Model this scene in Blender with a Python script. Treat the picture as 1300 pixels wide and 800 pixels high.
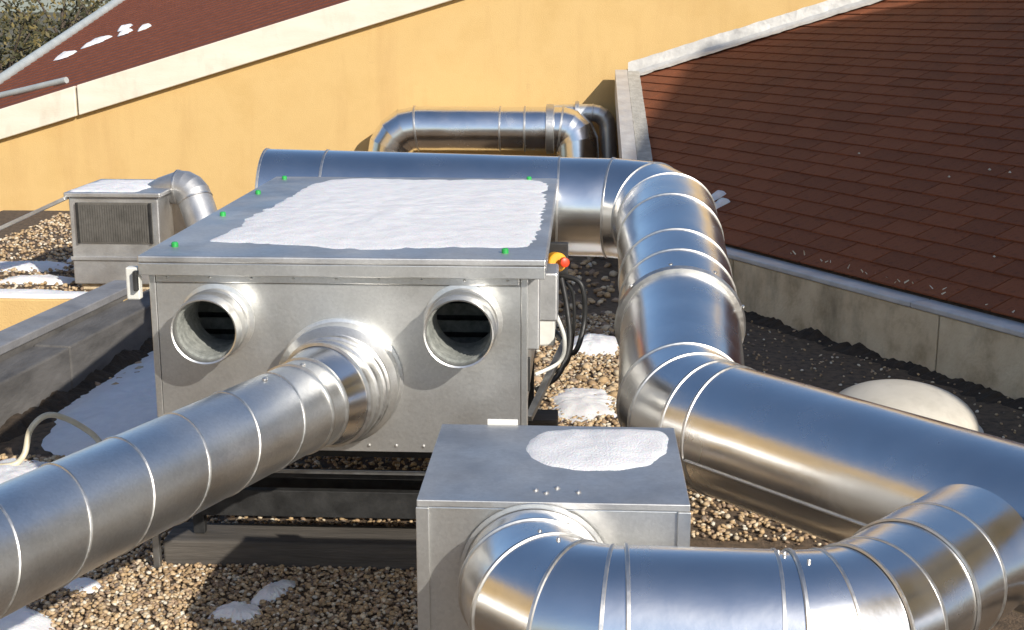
import bpy, bmesh, math, random
import numpy as np
from mathutils import Vector, Matrix, noise
R = math.radians
random.seed(7)
for o in list(bpy.data.objects): bpy.data.objects.remove(o, do_unlink=True)
S = bpy.context.scene
COL = S.collection

# ------------------------------------------------------------------ camera, sky, sun, exposure
cam_d = bpy.data.cameras.new('camera'); cam = bpy.data.objects.new('camera', cam_d); COL.objects.link(cam)
cam.location = (0, 0, 2.4); cam.rotation_euler = (R(90 - 13.2), 0, R(3.0))
cam_d.sensor_width = 36; cam_d.lens = 1700 / 1300 * 36; cam_d.clip_end = 3000
S.camera = cam
SUN_D = Vector((-0.52, 0.64, -0.48)).normalized()          # the way the light travels
ELEV = math.asin(-SUN_D.z); AZ = math.atan2(-SUN_D.x, -SUN_D.y)
w = bpy.data.worlds.new('World'); S.world = w; w.use_nodes = True
nt = w.node_tree; bg = nt.nodes['Background']
sky = nt.nodes.new('ShaderNodeTexSky'); sky.sky_type = 'NISHITA'; sky.sun_disc = False
sky.sun_elevation = ELEV; sky.sun_rotation = AZ; sky.air_density = 1.0; sky.dust_density = 1.0; sky.ozone_density = 3.0
nt.links.new(sky.outputs[0], bg.inputs[0]); bg.inputs[1].default_value = 0.135
sl = bpy.data.lights.new('sun', 'SUN'); sl.energy = 5.0; sl.angle = R(0.6); sl.color = (1, .93, .82)
so = bpy.data.objects.new('sun', sl); COL.objects.link(so); so.location = (20, -20, 20)
so.rotation_euler = SUN_D.to_track_quat('-Z', 'Y').to_euler()
S.view_settings.view_transform = 'Standard'; S.view_settings.look = 'None'
S.view_settings.exposure = 0.06; S.view_settings.gamma = 1.0
S.render.engine = 'CYCLES'

# ------------------------------------------------------------------ materials
def node(nt, kind, **kw):
    n = nt.nodes.new(kind)
    for k, v in kw.items():
        if k in n.inputs: n.inputs[k].default_value = v
        else: setattr(n, k, v)
    return n
def ramp(nt, fac, stops):
    r = nt.nodes.new('ShaderNodeValToRGB'); el = r.color_ramp.elements
    while len(el) < len(stops): el.new(0.5)
    for e, (p, c) in zip(el, stops): e.position = p; e.color = tuple(c) + (1,) if len(c) == 3 else c
    nt.links.new(fac, r.inputs[0]); return r.outputs[0]
def mat(name, stops, scale=4, detail=6, rough=(.8, .9), metal=0, bump=0, bscale=40, stretch=(1, 1, 1), rnd=0, attr=None,
        bump2=0, b2scale=3, aniso=0, transm=0, rdist=(.3, .7)):
    m = bpy.data.materials.new(name); m.use_nodes = True; t = m.node_tree; L = t.links.new
    b = t.nodes['Principled BSDF']
    tc = node(t, 'ShaderNodeTexCoord'); mp = node(t, 'ShaderNodeMapping'); mp.inputs['Scale'].default_value = stretch
    L(tc.outputs['Object'], mp.inputs[0]); v = mp.outputs[0]
    n = node(t, 'ShaderNodeTexNoise', Scale=scale, Detail=detail, Roughness=.6); L(v, n.inputs['Vector'])
    c = ramp(t, n.outputs[0], [(rdist[0] + (rdist[1] - rdist[0]) * i / max(1, len(stops) - 1), s) for i, s in enumerate(stops)]) if len(stops) > 1 else None
    if c is None: b.inputs['Base Color'].default_value = tuple(stops[0]) + (1,)
    else:
        if attr:
            a = node(t, 'ShaderNodeAttribute', attribute_name=attr); mx = node(t, 'ShaderNodeMix', data_type='RGBA', blend_type='MULTIPLY')
            mx.inputs['Factor'].default_value = 1; L(c, mx.inputs[6]); L(a.outputs['Color'], mx.inputs[7]); c = mx.outputs[2]
        if rnd:
            oi = node(t, 'ShaderNodeObjectInfo'); mr = node(t, 'ShaderNodeMapRange'); mr.inputs[3].default_value = 1 - rnd; mr.inputs[4].default_value = 1 + rnd
            L(oi.outputs['Random'], mr.inputs[0]); hs = node(t, 'ShaderNodeHueSaturation'); L(mr.outputs[0], hs.inputs['Value']); L(c, hs.inputs['Color']); c = hs.outputs[0]
        L(c, b.inputs['Base Color'])
    n2 = node(t, 'ShaderNodeTexNoise', Scale=scale * 1.7, Detail=4); L(v, n2.inputs['Vector'])
    mr = node(t, 'ShaderNodeMapRange'); mr.inputs[1].default_value = .3; mr.inputs[2].default_value = .7; mr.inputs[3].default_value = rough[0]; mr.inputs[4].default_value = rough[1]
    L(n2.outputs[0], mr.inputs[0]); L(mr.outputs[0], b.inputs['Roughness'])
    b.inputs['Metallic'].default_value = metal
    if aniso: b.inputs['Anisotropic'].default_value = aniso
    if transm: b.inputs['Transmission Weight'].default_value = transm
    last = None
    if bump:
        n3 = node(t, 'ShaderNodeTexNoise', Scale=bscale, Detail=5); L(v, n3.inputs['Vector'])
        bp = node(t, 'ShaderNodeBump'); bp.inputs['Strength'].default_value = 1; bp.inputs['Distance'].default_value = bump
        L(n3.outputs[0], bp.inputs['Height']); last = bp
    if bump2:
        n4 = node(t, 'ShaderNodeTexNoise', Scale=b2scale, Detail=1); L(v, n4.inputs['Vector'])
        bp = node(t, 'ShaderNodeBump'); bp.inputs['Strength'].default_value = 1; bp.inputs['Distance'].default_value = bump2
        L(n4.outputs[0], bp.inputs['Height'])
        if last: L(last.outputs[0], bp.inputs['Normal'])
        last = bp
    if last: L(last.outputs[0], b.inputs['Normal'])
    return m
def galv(name, lo, hi, r0, r1, spangle=26, wave=.004, met=.92):
    """galvanised sheet: spangle in value and gloss, wavy sheet"""
    m = mat(name, [lo, hi], 2.2, 5, (r0, r1), met, .0006, 60, bump2=wave, b2scale=3)
    t = m.node_tree; L = t.links.new; b = t.nodes['Principled BSDF']
    tc = node(t, 'ShaderNodeTexCoord'); vo = node(t, 'ShaderNodeTexVoronoi', Scale=spangle); L(tc.outputs['Object'], vo.inputs['Vector'])
    src = b.inputs['Base Color'].links[0].from_socket
    hs = node(t, 'ShaderNodeHueSaturation'); mr = node(t, 'ShaderNodeMapRange'); mr.inputs[3].default_value = .95; mr.inputs[4].default_value = 1.04
    sep = node(t, 'ShaderNodeSeparateColor'); L(vo.outputs['Color'], sep.inputs[0]); L(sep.outputs[0], mr.inputs[0]); L(mr.outputs[0], hs.inputs['Value']); L(src, hs.inputs['Color'])
    L(hs.outputs[0], b.inputs['Base Color']); return m
M = {}
def weather(m, scale, stretch, col, lo, hi, amt, detail=8):
    """stains and streaks over the base colour"""
    t = m.node_tree; L = t.links.new; b = t.nodes['Principled BSDF']; src = b.inputs['Base Color'].links[0].from_socket
    tc = node(t, 'ShaderNodeTexCoord'); mp = node(t, 'ShaderNodeMapping'); mp.inputs['Scale'].default_value = stretch; L(tc.outputs['Object'], mp.inputs[0])
    n = node(t, 'ShaderNodeTexNoise', Scale=scale, Detail=detail, Roughness=.65); L(mp.outputs[0], n.inputs['Vector'])
    mr = node(t, 'ShaderNodeMapRange'); mr.inputs[1].default_value = lo; mr.inputs[2].default_value = hi; mr.inputs[4].default_value = amt; L(n.outputs[0], mr.inputs[0])
    mx = node(t, 'ShaderNodeMix', data_type='RGBA'); L(mr.outputs[0], mx.inputs['Factor']); L(src, mx.inputs[6]); mx.inputs[7].default_value = tuple(col) + (1,)
    L(mx.outputs[2], b.inputs['Base Color'])
M['alu'] = mat('bright_aluminium', [(.80, .79, .78), (.90, .89, .87)], 3, 7, (.19, .29), 1, .0004, 30, bump2=.009, b2scale=2.6)
M['bead'] = mat('bead_steel', [(.58, .57, .55), (.70, .69, .67)], 30, 3, (.35, .5), 1)
M['galv'] = galv('galvanised_panel', (.66, .66, .645), (.77, .77, .75), .34, .46, 110, .005)
M['galv_dull'] = galv('weathered_galvanised', (.54, .54, .54), (.68, .68, .67), .42, .62, 90, .003)
M['spiral'] = galv('spiral_duct_steel', (.70, .71, .71), (.80, .80, .79), .34, .45, 120, .002, 1)
M['dark_metal'] = mat('black_steel', [(.02, .02, .02), (.05, .05, .05)], 12, 4, (.5, .7), .4, .001, 60)
M['mesh'] = mat('dusty_grille', [(.10, .095, .085), (.17, .16, .145)], 9, 6, (.7, .9), .3, .002, 60)
M['rail'] = mat('rail_steel', [(.3, .3, .3), (.45, .45, .44)], 12, 4, (.35, .55), 1, .001, 60)
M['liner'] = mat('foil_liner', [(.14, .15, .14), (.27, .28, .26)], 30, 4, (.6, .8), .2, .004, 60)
M['inside'] = mat('insulation', [(.03, .03, .028), (.09, .09, .08)], 30, 4, (.8, .95), 0, .004, 50)
M['snow'] = mat('snow', [(.76, .75, .76), (.85, .84, .84)], 14, 6, (.5, .7), 0, .004, 150, bump2=.007, b2scale=9)
M['snow'].node_tree.nodes['Principled BSDF'].inputs['Subsurface Weight'].default_value = .15
M['yellow'] = mat('yellow_render', [(.62, .415, .165), (.67, .46, .195), (.64, .435, .18)], 1.3, 9, (.85, .95), 0, .004, 90)
M['cream'] = mat('cream_fascia', [(.72, .66, .54), (.80, .75, .64)], 3, 7, (.55, .7), 0, .002, 40, stretch=(.5, 1, 2))
M['concrete'] = mat('concrete', [(.40, .30, .18), (.66, .53, .35), (.74, .62, .43)], 4, 9, (.85, .95), 0, .006, 45)
M['kerb'] = mat('weathered_shaded_felt_kerb', [(.055, .052, .05), (.11, .105, .10), (.15, .143, .137)], 6, 9, (.7, .9), 0, .006, 30, stretch=(1, .35, 1))  # dark felt, its colour lowered further for the big unit's shadow
M['zinc'] = mat('zinc_flashing', [(.46, .46, .47), (.64, .64, .64)], 5, 6, (.4, .6), .35, .004, 25)
M['coping'] = mat('shaded_coping', [(.20, .20, .21), (.32, .32, .33)], 5, 7, (.5, .7), .3, .004, 25)  # darker copy of the zinc, shade of the big unit in its colour
M['lead'] = mat('crumpled_flashing', [(.50, .49, .47), (.70, .69, .66)], 6, 6, (.45, .6), .4, .004, 20)
M['mortar'] = mat('mortar', [(.33, .31, .27), (.5, .48, .43)], 12, 8, (.85, .95), 0, .012, 40)
M['shingle'] = mat('brown_shingle', [(.165, .042, .0125), (.25, .070, .022), (.205, .055, .016)], 30, 8, (.85, .95), 0, .004, 220, rnd=.13)
M['shingle_far'] = mat('brown_shingle_far', [(.13, .035, .016), (.20, .058, .027)], 6, 9, (.85, .95), 0, .004, 90, stretch=(1, 3, 3))
M['deck'] = mat('roof_deck', [(.05, .035, .022), (.12, .082, .05), (.17, .115, .07)], 20, 9, (.85, .95), 0, .01, 90)
M['soil'] = mat('dark_soil', [(.02, .014, .009), (.055, .038, .024)], 14, 9, (.85, .95), 0, .01, 60)
M['ground'] = mat('far_ground', [(.06, .055, .03), (.13, .11, .07), (.10, .10, .05)], .15, 9, (.9, .98), 0, .05, 2)
M['pebble'] = mat('pebble', [(.8, .8, .8), (1, 1, 1)], 90, 5, (.6, .85), 0, .001, 200, attr='col')
M['gutter'] = mat('painted_gutter', [(.42, .45, .44), (.55, .58, .56)], 5, 5, (.4, .55), .2, .001, 30)
M['dome'] = mat('weathered_acrylic', [(.52, .48, .40), (.62, .58, .50)], 3, 7, (.4, .6), 0, .002, 20)
M['green'] = mat('green_plastic', [(.02, .30, .06), (.03, .38, .08)], 20, 2, (.35, .5))
M['red'] = mat('red_plastic', [(.60, .04, .01), (.70, .06, .015)], 20, 2, (.3, .45))
M['orange'] = mat('yellow_plastic', [(.80, .36, .02), (.88, .42, .03)], 20, 2, (.35, .5))
M['white'] = mat('white_plastic', [(.62, .62, .58), (.72, .72, .68)], 20, 4, (.4, .55))
M['cable'] = mat('black_cable', [(.012, .012, .012), (.025, .025, .025)], 20, 2, (.4, .6))
M['hose'] = mat('pale_hose', [(.55, .48, .32), (.68, .62, .48)], 14, 4, (.25, .4), 0)
M['timber'] = mat('grey_timber', [(.05, .044, .038), (.11, .098, .085)], 6, 9, (.8, .92), 0, .005, 30, stretch=(.3, 3, 3))
M['bark'] = mat('bark', [(.06, .045, .03), (.13, .10, .075)], 8, 8, (.85, .95), 0, .02, 20, stretch=(3, 3, .6))
M['leaf'] = mat('dry_leaf', [(.05, .05, .02), (.085, .075, .03)], 5, 3, (.6, .8), 0, attr='col')
M['glass'] = mat('window_glass', [(.02, .025, .03), (.03, .035, .04)], 3, 2, (.05, .1))

weather(M['yellow'], 1.1, (1.6, 1, .25), (.50, .30, .12), .52, .80, .55)
weather(M['yellow'], 5, (1, 1, 1), (.42, .28, .14), .66, .80, .6)
weather(M['cream'], 3, (1.2, 1, .5), (.44, .38, .29), .55, .8, .45)
weather(M['concrete'], 2.2, (1, 1, .45), (.17, .14, .09), .52, .74, .75)
weather(M['galv'], 2.5, (1.5, 1.5, .5), (.48, .48, .47), .5, .8, .5)
weather(M['galv_dull'], 3, (1, 1, 1), (.38, .38, .385), .46, .70, .7)
weather(M['shingle'], 1.6, (1, 1, 1), (.12, .042, .018), .5, .72, .6)
weather(M['dome'], 5, (1, 1, .6), (.36, .33, .27), .52, .75, .6)
# ------------------------------------------------------------------ helpers
ORG = {}
def fin(me, mats, smooth):
    for mm in (mats if isinstance(mats, (list, tuple)) else [mats]): me.materials.append(M[mm])
    if smooth:
        me.polygons.foreach_set('use_smooth', [True] * len(me.polygons))
    me.update()
def tag(o, label, cat=None, group=None, kind=None):
    if label: o['label'] = label
    if cat: o['category'] = cat
    if group: o['group'] = group
    if kind: o['kind'] = kind
    return o
def thing(name, loc, label, cat, group=None):
    o = bpy.data.objects.new(name, None); COL.objects.link(o); o.location = loc; o.empty_display_size = .1
    ORG[o.name] = Vector(loc); return tag(o, label, cat, group)
def mk(name, verts, faces, m, parent=None, smooth=False, sharp=None):
    """one mesh object from world coordinates"""
    vs = np.array([tuple(v) for v in verts], float)
    if parent is not None: org = ORG[parent.name]
    else:
        lo, hi = vs.min(0), vs.max(0); org = Vector(((lo[0] + hi[0]) / 2, (lo[1] + hi[1]) / 2, lo[2]))
    me = bpy.data.meshes.new(name); me.from_pydata([tuple(v) for v in vs - np.array(org)], [], faces)
    fin(me, m, smooth)
    if smooth and sharp is not None:
        me.set_sharp_from_angle(angle=R(sharp))
    o = bpy.data.objects.new(name, me); COL.objects.link(o)
    if parent is not None: o.parent = parent
    else: o.location = org
    ORG[o.name] = Vector(org); return o
def from_bm(name, bm, m, parent=None, smooth=False, sharp=None):
    bm.verts.ensure_lookup_table(); bm.normal_update()
    vs = [v.co.copy() for v in bm.verts]; idx = {v: i for i, v in enumerate(bm.verts)}
    fs = [[idx[v] for v in f.verts] for f in bm.faces]; bm.free()
    return mk(name, vs, fs, m, parent, smooth, sharp)
def add_box(bm, lo, hi, bev=0, mtx=None):
    b2 = bmesh.new(); bmesh.ops.create_cube(b2, size=1)
    lo, hi = Vector(lo), Vector(hi); c = (lo + hi) / 2; d = hi - lo
    for v in b2.verts: v.co = Vector((v.co.x * d.x, v.co.y * d.y, v.co.z * d.z)) + c
    if bev: bmesh.ops.bevel(b2, geom=b2.edges[:], offset=bev, segments=2, affect='EDGES', profile=.5)
    if mtx is not None: bmesh.ops.transform(b2, matrix=mtx, verts=b2.verts)
    me = bpy.data.meshes.new('tmp'); b2.to_mesh(me); b2.free(); bm.from_mesh(me); bpy.data.meshes.remove(me)
def box(name, lo, hi, m, parent=None, bev=.004, mtx=None):
    bm = bmesh.new(); add_box(bm, lo, hi, bev, mtx); return from_bm(name, bm, m, parent)
def frame_mtx(o, x, z):
    """matrix with local x along x, z as near to z as can be, origin o"""
    x = Vector(x).normalized(); y = Vector(z).cross(x).normalized(); zz = x.cross(y)
    m = Matrix((x, y, zz)).transposed().to_4x4(); m.translation = Vector(o); return m
def bar(name, a, b, wd, ht, m, parent=None, bev=.003, upv=(0, 0, 1)):
    a, b = Vector(a), Vector(b); L_ = (b - a).length
    return box(name, (0, -wd / 2, -ht / 2), (L_, wd / 2, ht / 2), m, parent, bev, frame_mtx(a, b - a, upv))
def sweep(pts, rad, n=10, closed_ends=True):
    pts = [Vector(p) for p in pts]; vs = []; fs = []
    if not isinstance(rad, (list, tuple)): rad = [rad] * len(pts)
    t = (pts[1] - pts[0]).normalized(); u = t.orthogonal().normalized()
    for i, p in enumerate(pts):
        t2 = (pts[min(i + 1, len(pts) - 1)] - pts[max(i - 1, 0)]).normalized()
        u = (t.rotation_difference(t2)) @ u; t = t2; v = t.cross(u)
        for k in range(n):
            a = 2 * math.pi * k / n; vs.append(p + (u * math.cos(a) + v * math.sin(a)) * rad[i])
    for i in range(len(pts) - 1):
        for k in range(n):
            fs.append([i * n + k, i * n + (k + 1) % n, (i + 1) * n + (k + 1) % n, (i + 1) * n + k])
    if closed_ends: fs += [list(range(n))[::-1], [(len(pts) - 1) * n + k for k in range(n)]]
    return vs, fs
def tube(name, pts, rad, m, parent=None, n=10):
    vs, fs = sweep(pts, rad, n); return mk(name, vs, fs, m, parent, True, 50)
def bez(p, n=10):
    """smooth curve through points (Catmull-Rom)"""
    p = [Vector(q) for q in p]; out = []
    for i in range(len(p) - 1):
        a, b, c, d = p[max(i - 1, 0)], p[i], p[i + 1], p[min(i + 2, len(p) - 1)]
        for k in range(n):
            t = k / n; out.append(.5 * ((2 * b) + (c - a) * t + (2 * a - 5 * b + 4 * c - d) * t * t + (3 * b - a - 3 * c + d) * t ** 3))
    return out + [p[-1]]
def lathe(name, prof, org, axis, m, parent=None, n=48, sharp=35):
    """prof: (distance along axis, radius)"""
    ax = Vector(axis).normalized(); u = ax.orthogonal().normalized(); v = ax.cross(u); vs = []; fs = []
    for d, r in prof:
        for k in range(n):
            a = 2 * math.pi * k / n; vs.append(Vector(org) + ax * d + (u * math.cos(a) + v * math.sin(a)) * r)
    for i in range(len(prof) - 1):
        for k in range(n): fs.append([i * n + k, i * n + (k + 1) % n, (i + 1) * n + (k + 1) % n, (i + 1) * n + k])
    return mk(name, vs, fs, m, parent, True, sharp)
def arc(p0, d0, d1, Rb, n):
    """points of a bend that starts at p0 going d0 and ends going d1"""
    p0, d0, d1 = Vector(p0), Vector(d0).normalized(), Vector(d1).normalized()
    ang = d0.angle(d1); ax = d0.cross(d1).normalized(); side = ax.cross(d0); c = p0 + side * Rb
    return [c + Matrix.Rotation(ang * k / n, 3, ax) @ (p0 - c) for k in range(n + 1)]
def duct(root, pts, rads, names, m='alu', n=72, beads=None, bead_h=.006, bead_w=.011, cap=(False, False)):
    """lobster-back duct: each piece between two nodes is a mesh of its own; a bead child at its start"""
    pts = [Vector(p) for p in pts]; N = len(pts)
    T = [(pts[i + 1] - pts[i]).normalized() for i in range(N - 1)]
    PN = [T[0]] + [(T[i - 1] + T[i]).normalized() for i in range(1, N - 1)] + [T[-1]]
    u = T[0].cross(Vector((0, 0, 1)) if abs(T[0].z) < .9 else Vector((0, 1, 0))).normalized()
    U = [u]
    for i in range(1, N - 1): u = T[i - 1].rotation_difference(T[i]) @ u; U.append(u)
    def ring(node_i, seg, r, slide=0.0):
        t = T[seg]; uu = U[seg]; v = t.cross(uu); out = []
        for k in range(n):
            a = 2 * math.pi * k / n; o = (uu * math.cos(a) + v * math.sin(a)) * r
            out.append(pts[node_i] + o - t * (o.dot(PN[node_i]) / t.dot(PN[node_i])) + t * slide)
        return out
    out = []
    for s in range(N - 1):
        r0, r1 = rads[s] if isinstance(rads[s], (tuple, list)) else (rads[s], rads[s])
        steps = 1 if names[s] != 'duct_section' else 3
        A, B = ring(s, s, r0), ring(s + 1, s, r1)
        vs = []; fs = []
        for q in range(steps + 1): vs += [a.lerp(b, q / steps) for a, b in zip(A, B)]
        for q in range(steps):
            for k in range(n): fs.append([q * n + k, q * n + (k + 1) % n, (q + 1) * n + (k + 1) % n, (q + 1) * n + k])
        if cap[0] and s == 0: fs.append(list(range(n))[::-1])
        if cap[1] and s == N - 2: fs.append([steps * n + k for k in range(n)])
        o = mk(names[s], vs, fs, m, root, True, 40); out.append(o)
        if beads is None or s in beads:
            prof = [(-bead_w, -.001), (-bead_w * .6, bead_h), (bead_w * .6, bead_h), (bead_w, -.001)]
            vs = []; fs = []
            for d, h in prof: vs += ring(s, s, r0 + h, d)
            for i in range(3):
                for k in range(n): fs.append([i * n + k, i * n + (k + 1) % n, (i + 1) * n + (k + 1) % n, (i + 1) * n + k])
            b = mk('seam_bead', vs, fs, 'bead', o, True, 40)
    return out
def screw(parent, p, nrm, r=.008):
    nrm = Vector(nrm).normalized(); p = Vector(p)
    return lathe('screw', [(-.002, r), (.004, r), (.007, r * .6), (.0075, .0001)], p, nrm, 'bead', parent, 10, 30)
def patch(name, poly, z, h, label, cat='snow', group=None, zf=None, m='snow', seed=0, rings=12, nn=96, rag=.08):
    """a patch of snow with a ragged outline, thick in the middle and thin at its rim"""
    P = [Vector((x, y)) for x, y in poly]; c = sum(P, Vector((0, 0))) / len(P); vs = []; fs = []
    def bound(a):
        d = Vector((math.cos(a), math.sin(a))); best = 0
        for i in range(len(P)):
            p, q = P[i] - c, P[(i + 1) % len(P)] - c; e = q - p; den = d.x * e.y - d.y * e.x
            if abs(den) < 1e-9: continue
            t = (p.x * e.y - p.y * e.x) / den; s = (p.x * d.y - p.y * d.x) / den
            if t > 0 and -1e-6 <= s <= 1 + 1e-6: best = max(best, t)
        return best
    B = [bound(2 * math.pi * k / nn) for k in range(nn)]
    B = [(B[k - 1] + 2 * B[k] + B[(k + 1) % nn]) / 4 for k in range(nn)]
    def wob(k, q): return noise.fractal(Vector((math.cos(6.283 * k / nn) * q + seed, math.sin(6.283 * k / nn) * q, seed * 1.7)), .6, 2.2, 5)
    B = [b * (1 + rag * (wob(k, 3) + .5 * wob(k, 9))) for k, b in enumerate(B)]
    for r in range(1, rings + 1):
        f = r / rings
        for k in range(nn):
            a = 2 * math.pi * k / nn; x = c.x + math.cos(a) * B[k] * f; y = c.y + math.sin(a) * B[k] * f
            hh = h * (1 - f ** 3) * (1 + .35 * noise.fractal(Vector((x * 6, y * 6, seed)), .6, 2, 3)) - (.006 if r == rings else 0)
            vs.append((x, y, (zf(x, y) if zf else z) + max(hh, -.006)))
    vs.append((c.x, c.y, (zf(c.x, c.y) if zf else z) + h)); ci = len(vs) - 1
    for k in range(nn):
        fs.append([ci, k, (k + 1) % nn])
        for r in range(rings - 1):
            fs.append([r * nn + k, (r + 1) * nn + k, (r + 1) * nn + (k + 1) % nn, r * nn + (k + 1) % nn])
    o = mk(name, vs, fs, m, None, True); return tag(o, label, cat, group)
def struct(o): o['kind'] = 'structure'; return o

# ------------------------------------------------------------------ setting
g = 900
struct(mk('ground', [(-g, -g, -5), (g, -g, -5), (g, g, -5), (-g, g, -5)], [[0, 1, 2, 3]], 'ground'))
struct(box('roof_deck', (-6.8, -6, -.5), (9, 15.3, 0), 'deck', None, 0))
struct(box('lower_roof', (-9, 15.302, -1.4), (9, 17.28, -.45), 'deck', None, 0))

# yellow gable wall with its cream fascia boards
WY = 17.3
def vz(x): return .612 + .298 * (x + 7.65)
gw = thing('gable_house', (-1, WY, -1.2), 'yellow rendered gable house with sloping cream fascia and brown shingle roof', 'house')
xs = (-9.4, 6.4)
vs = []
for y in (WY, WY + .3):
    vs += [(xs[0], y, -4.8), (xs[1], y, -4.8), (xs[1], y, vz(xs[1]) + .2), (xs[0], y, vz(xs[0]) + .2)]
mk('wall', vs, [[0, 1, 2, 3], [5, 4, 7, 6], [0, 4, 5, 1], [1, 5, 6, 2], [2, 6, 7, 3], [3, 7, 4, 0]], 'yellow', gw)
for x0, x1 in ((-9.7, -6.565), (-6.535, -1.2), (-1.17, 6.5)):
    bm = bmesh.new()
    add_box(bm, (x0, WY - .10, 0), (x1, WY + .02, .385), .012)
    for v in bm.verts: v.co.z += vz(v.co.x) + .01
    from_bm('fascia_board', bm, 'cream', gw)
def lr(x, y): return vz(x) + .395 + .21 * (y - WY - .02)        # brown roof beyond the fascia
# courses of the far roof, too thin to pick apart: one joined part
bm = bmesh.new(); k = 0; y = WY + .02
bvs = []; bfs = []
rows = 46
for i in range(rows):
    y0 = WY - .02 + i * .26; y1 = y0 + .27
    for x0, x1 in ((-8.55, 6.4),):
        b0 = len(bvs)
        bvs += [(x0, y0, lr(x0, y0) + .018), (x1, y0, lr(x1, y0) + .018), (x1, y1, lr(x1, y1) + .002), (x0, y1, lr(x0, y1) + .002),
                (x0, y0, lr(x0, y0) - .06), (x1, y0, lr(x1, y0) - .06)]
        bfs += [[b0, b0 + 1, b0 + 2, b0 + 3], [b0 + 4, b0 + 5, b0 + 1, b0]]
o = mk('roof', bvs, bfs, 'shingle_far', gw); o['kind'] = 'stuff'
# eaves gutter and the thinner pipe lying on that roof
gut = [(-8.62, y_, lr(-8.62, y_) + .05) for y_ in (17.2, 19.66, 22, 25, 29)]
tag(tube('gutter_pipe', gut, .075, 'gutter', None, 16), 'grey pipe running along the low edge of the brown roof', 'pipe')
tag(tube('conduit', [(-8.35, 18.32, lr(-8.35, 18.32) + .05), (-7.6, 18.02, lr(-7.6, 18.02) + .045), (-6.87, 17.74, lr(-6.87, 17.74) + .045)], .045, 'gutter', None, 12),
    'short thin grey conduit lying across the brown roof', 'pipe')
for i, (x, y, sx, sy) in enumerate([(-7.84, 20.3, .15, .20), (-7.5, 20.75, .20, .22), (-7.24, 21.3, .10, .16), (-7.05, 20.75, .11, .14), (-6.7, 20.6, .09, .14)]):
    patch('snow_patch', [(x - sx, y - sy), (x + sx * .7, y - sy * .8), (x + sx, y + sy * .4), (x + sx * .1, y + sy), (x - sx * .9, y + sy * .3)], 0, .05,
          'small remnant of snow on the brown roof beside the grey pipe', 'snow', 'snow remnants on the far brown roof', zf=lambda a, b: lr(a, b) + .02, seed=i + 30, rings=5, nn=32, rag=.25)

# ------------------------------------------------------------------ right-hand shingle roof
E0 = Vector((1.28, 10.68, .46)); EE = Vector((.5163, -.8564, 0)).normalized(); HH = Vector((.8564, .5163, 0)).normalized()
PIT = R(20); UU = HH * math.cos(PIT) + Vector((0, 0, math.sin(PIT))); NN = EE.cross(UU).normalized()
if NN.z < 0: NN = -NN
def rz(x, y): return E0.z + math.tan(PIT) * (Vector((x, y, 0)) - Vector((E0.x, E0.y, 0))).dot(HH)
XL = .62; YT = WY - .16
rr = thing('shingle_roof', E0, 'low brown shingle roof rising from the concrete upstand to the yellow wall', 'roof')
ORGR = ORG[rr.name]
def rp(a, b, c=0): return E0 + EE * a + UU * b + NN * c
# solid body under the shingles, closed down to the deck
corners = [(.60, 11.82), (4.6, 5.18), (11.5, 5.18), (11.5, YT + .1), (.60, YT + .1)]
body = bmesh.new()
tv = [body.verts.new((x, y, rz(x, y) - .012)) for x, y in corners]; bv = [body.verts.new((x, y, -.45)) for x, y in corners]
body.faces.new(tv); 
for i in range(5): body.faces.new([tv[i], bv[i], bv[(i + 1) % 5], tv[(i + 1) % 5]])
from_bm('roof_body', body, 'deck', rr)
SW, SE, SL = .37, .215, .30
cells = []
for row in range(0, 40):
    b0 = row * SE; off = (row % 2) * SW / 2 + random.uniform(-.02, .02)
    for k in range(-24, 26):
        a0 = k * SW + off; c = rp(a0 + SW / 2, b0 + SE / 2)
        xs_ = [rp(a0 + da, b0 + db) for da in (0, SW) for db in (0, SL)]
        if max(p.x for p in xs_) < XL + .05 or min(p.y for p in xs_) > YT - .02 or max(p.x for p in xs_) > 11.4 or c.y < 5.4: continue
        px = (c - cam.location); fwd = px.y * .96
        seen = (c.x + .052 * c.y) / max(c.y, .1) < .46
        cells.append((seen, (c - cam.location).length, a0, b0, xs_))
cells.sort(key=lambda q: (not q[0], q[1]))
shm = []
for i in range(5):
    bm = bmesh.new(); j = lambda: random.uniform(-.004, .004)
    add_box(bm, (.004, 0, -.004), (SW - .005, SL, .010), .0025)
    for v in bm.verts: v.co.z += (.016 * (1 - v.co.y / SL)) + j() * .5; v.co.y += j() * (v.co.y < .1); v.co.x += j() * .5
    me = bpy.data.meshes.new('shingle'); bm.to_mesh(me); bm.free(); fin(me, 'shingle', False); shm.append(me)
base_m = Matrix((EE, UU, NN)).transposed().to_4x4()
rest_v = []; rest_f = []
cnt = 0
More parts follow.
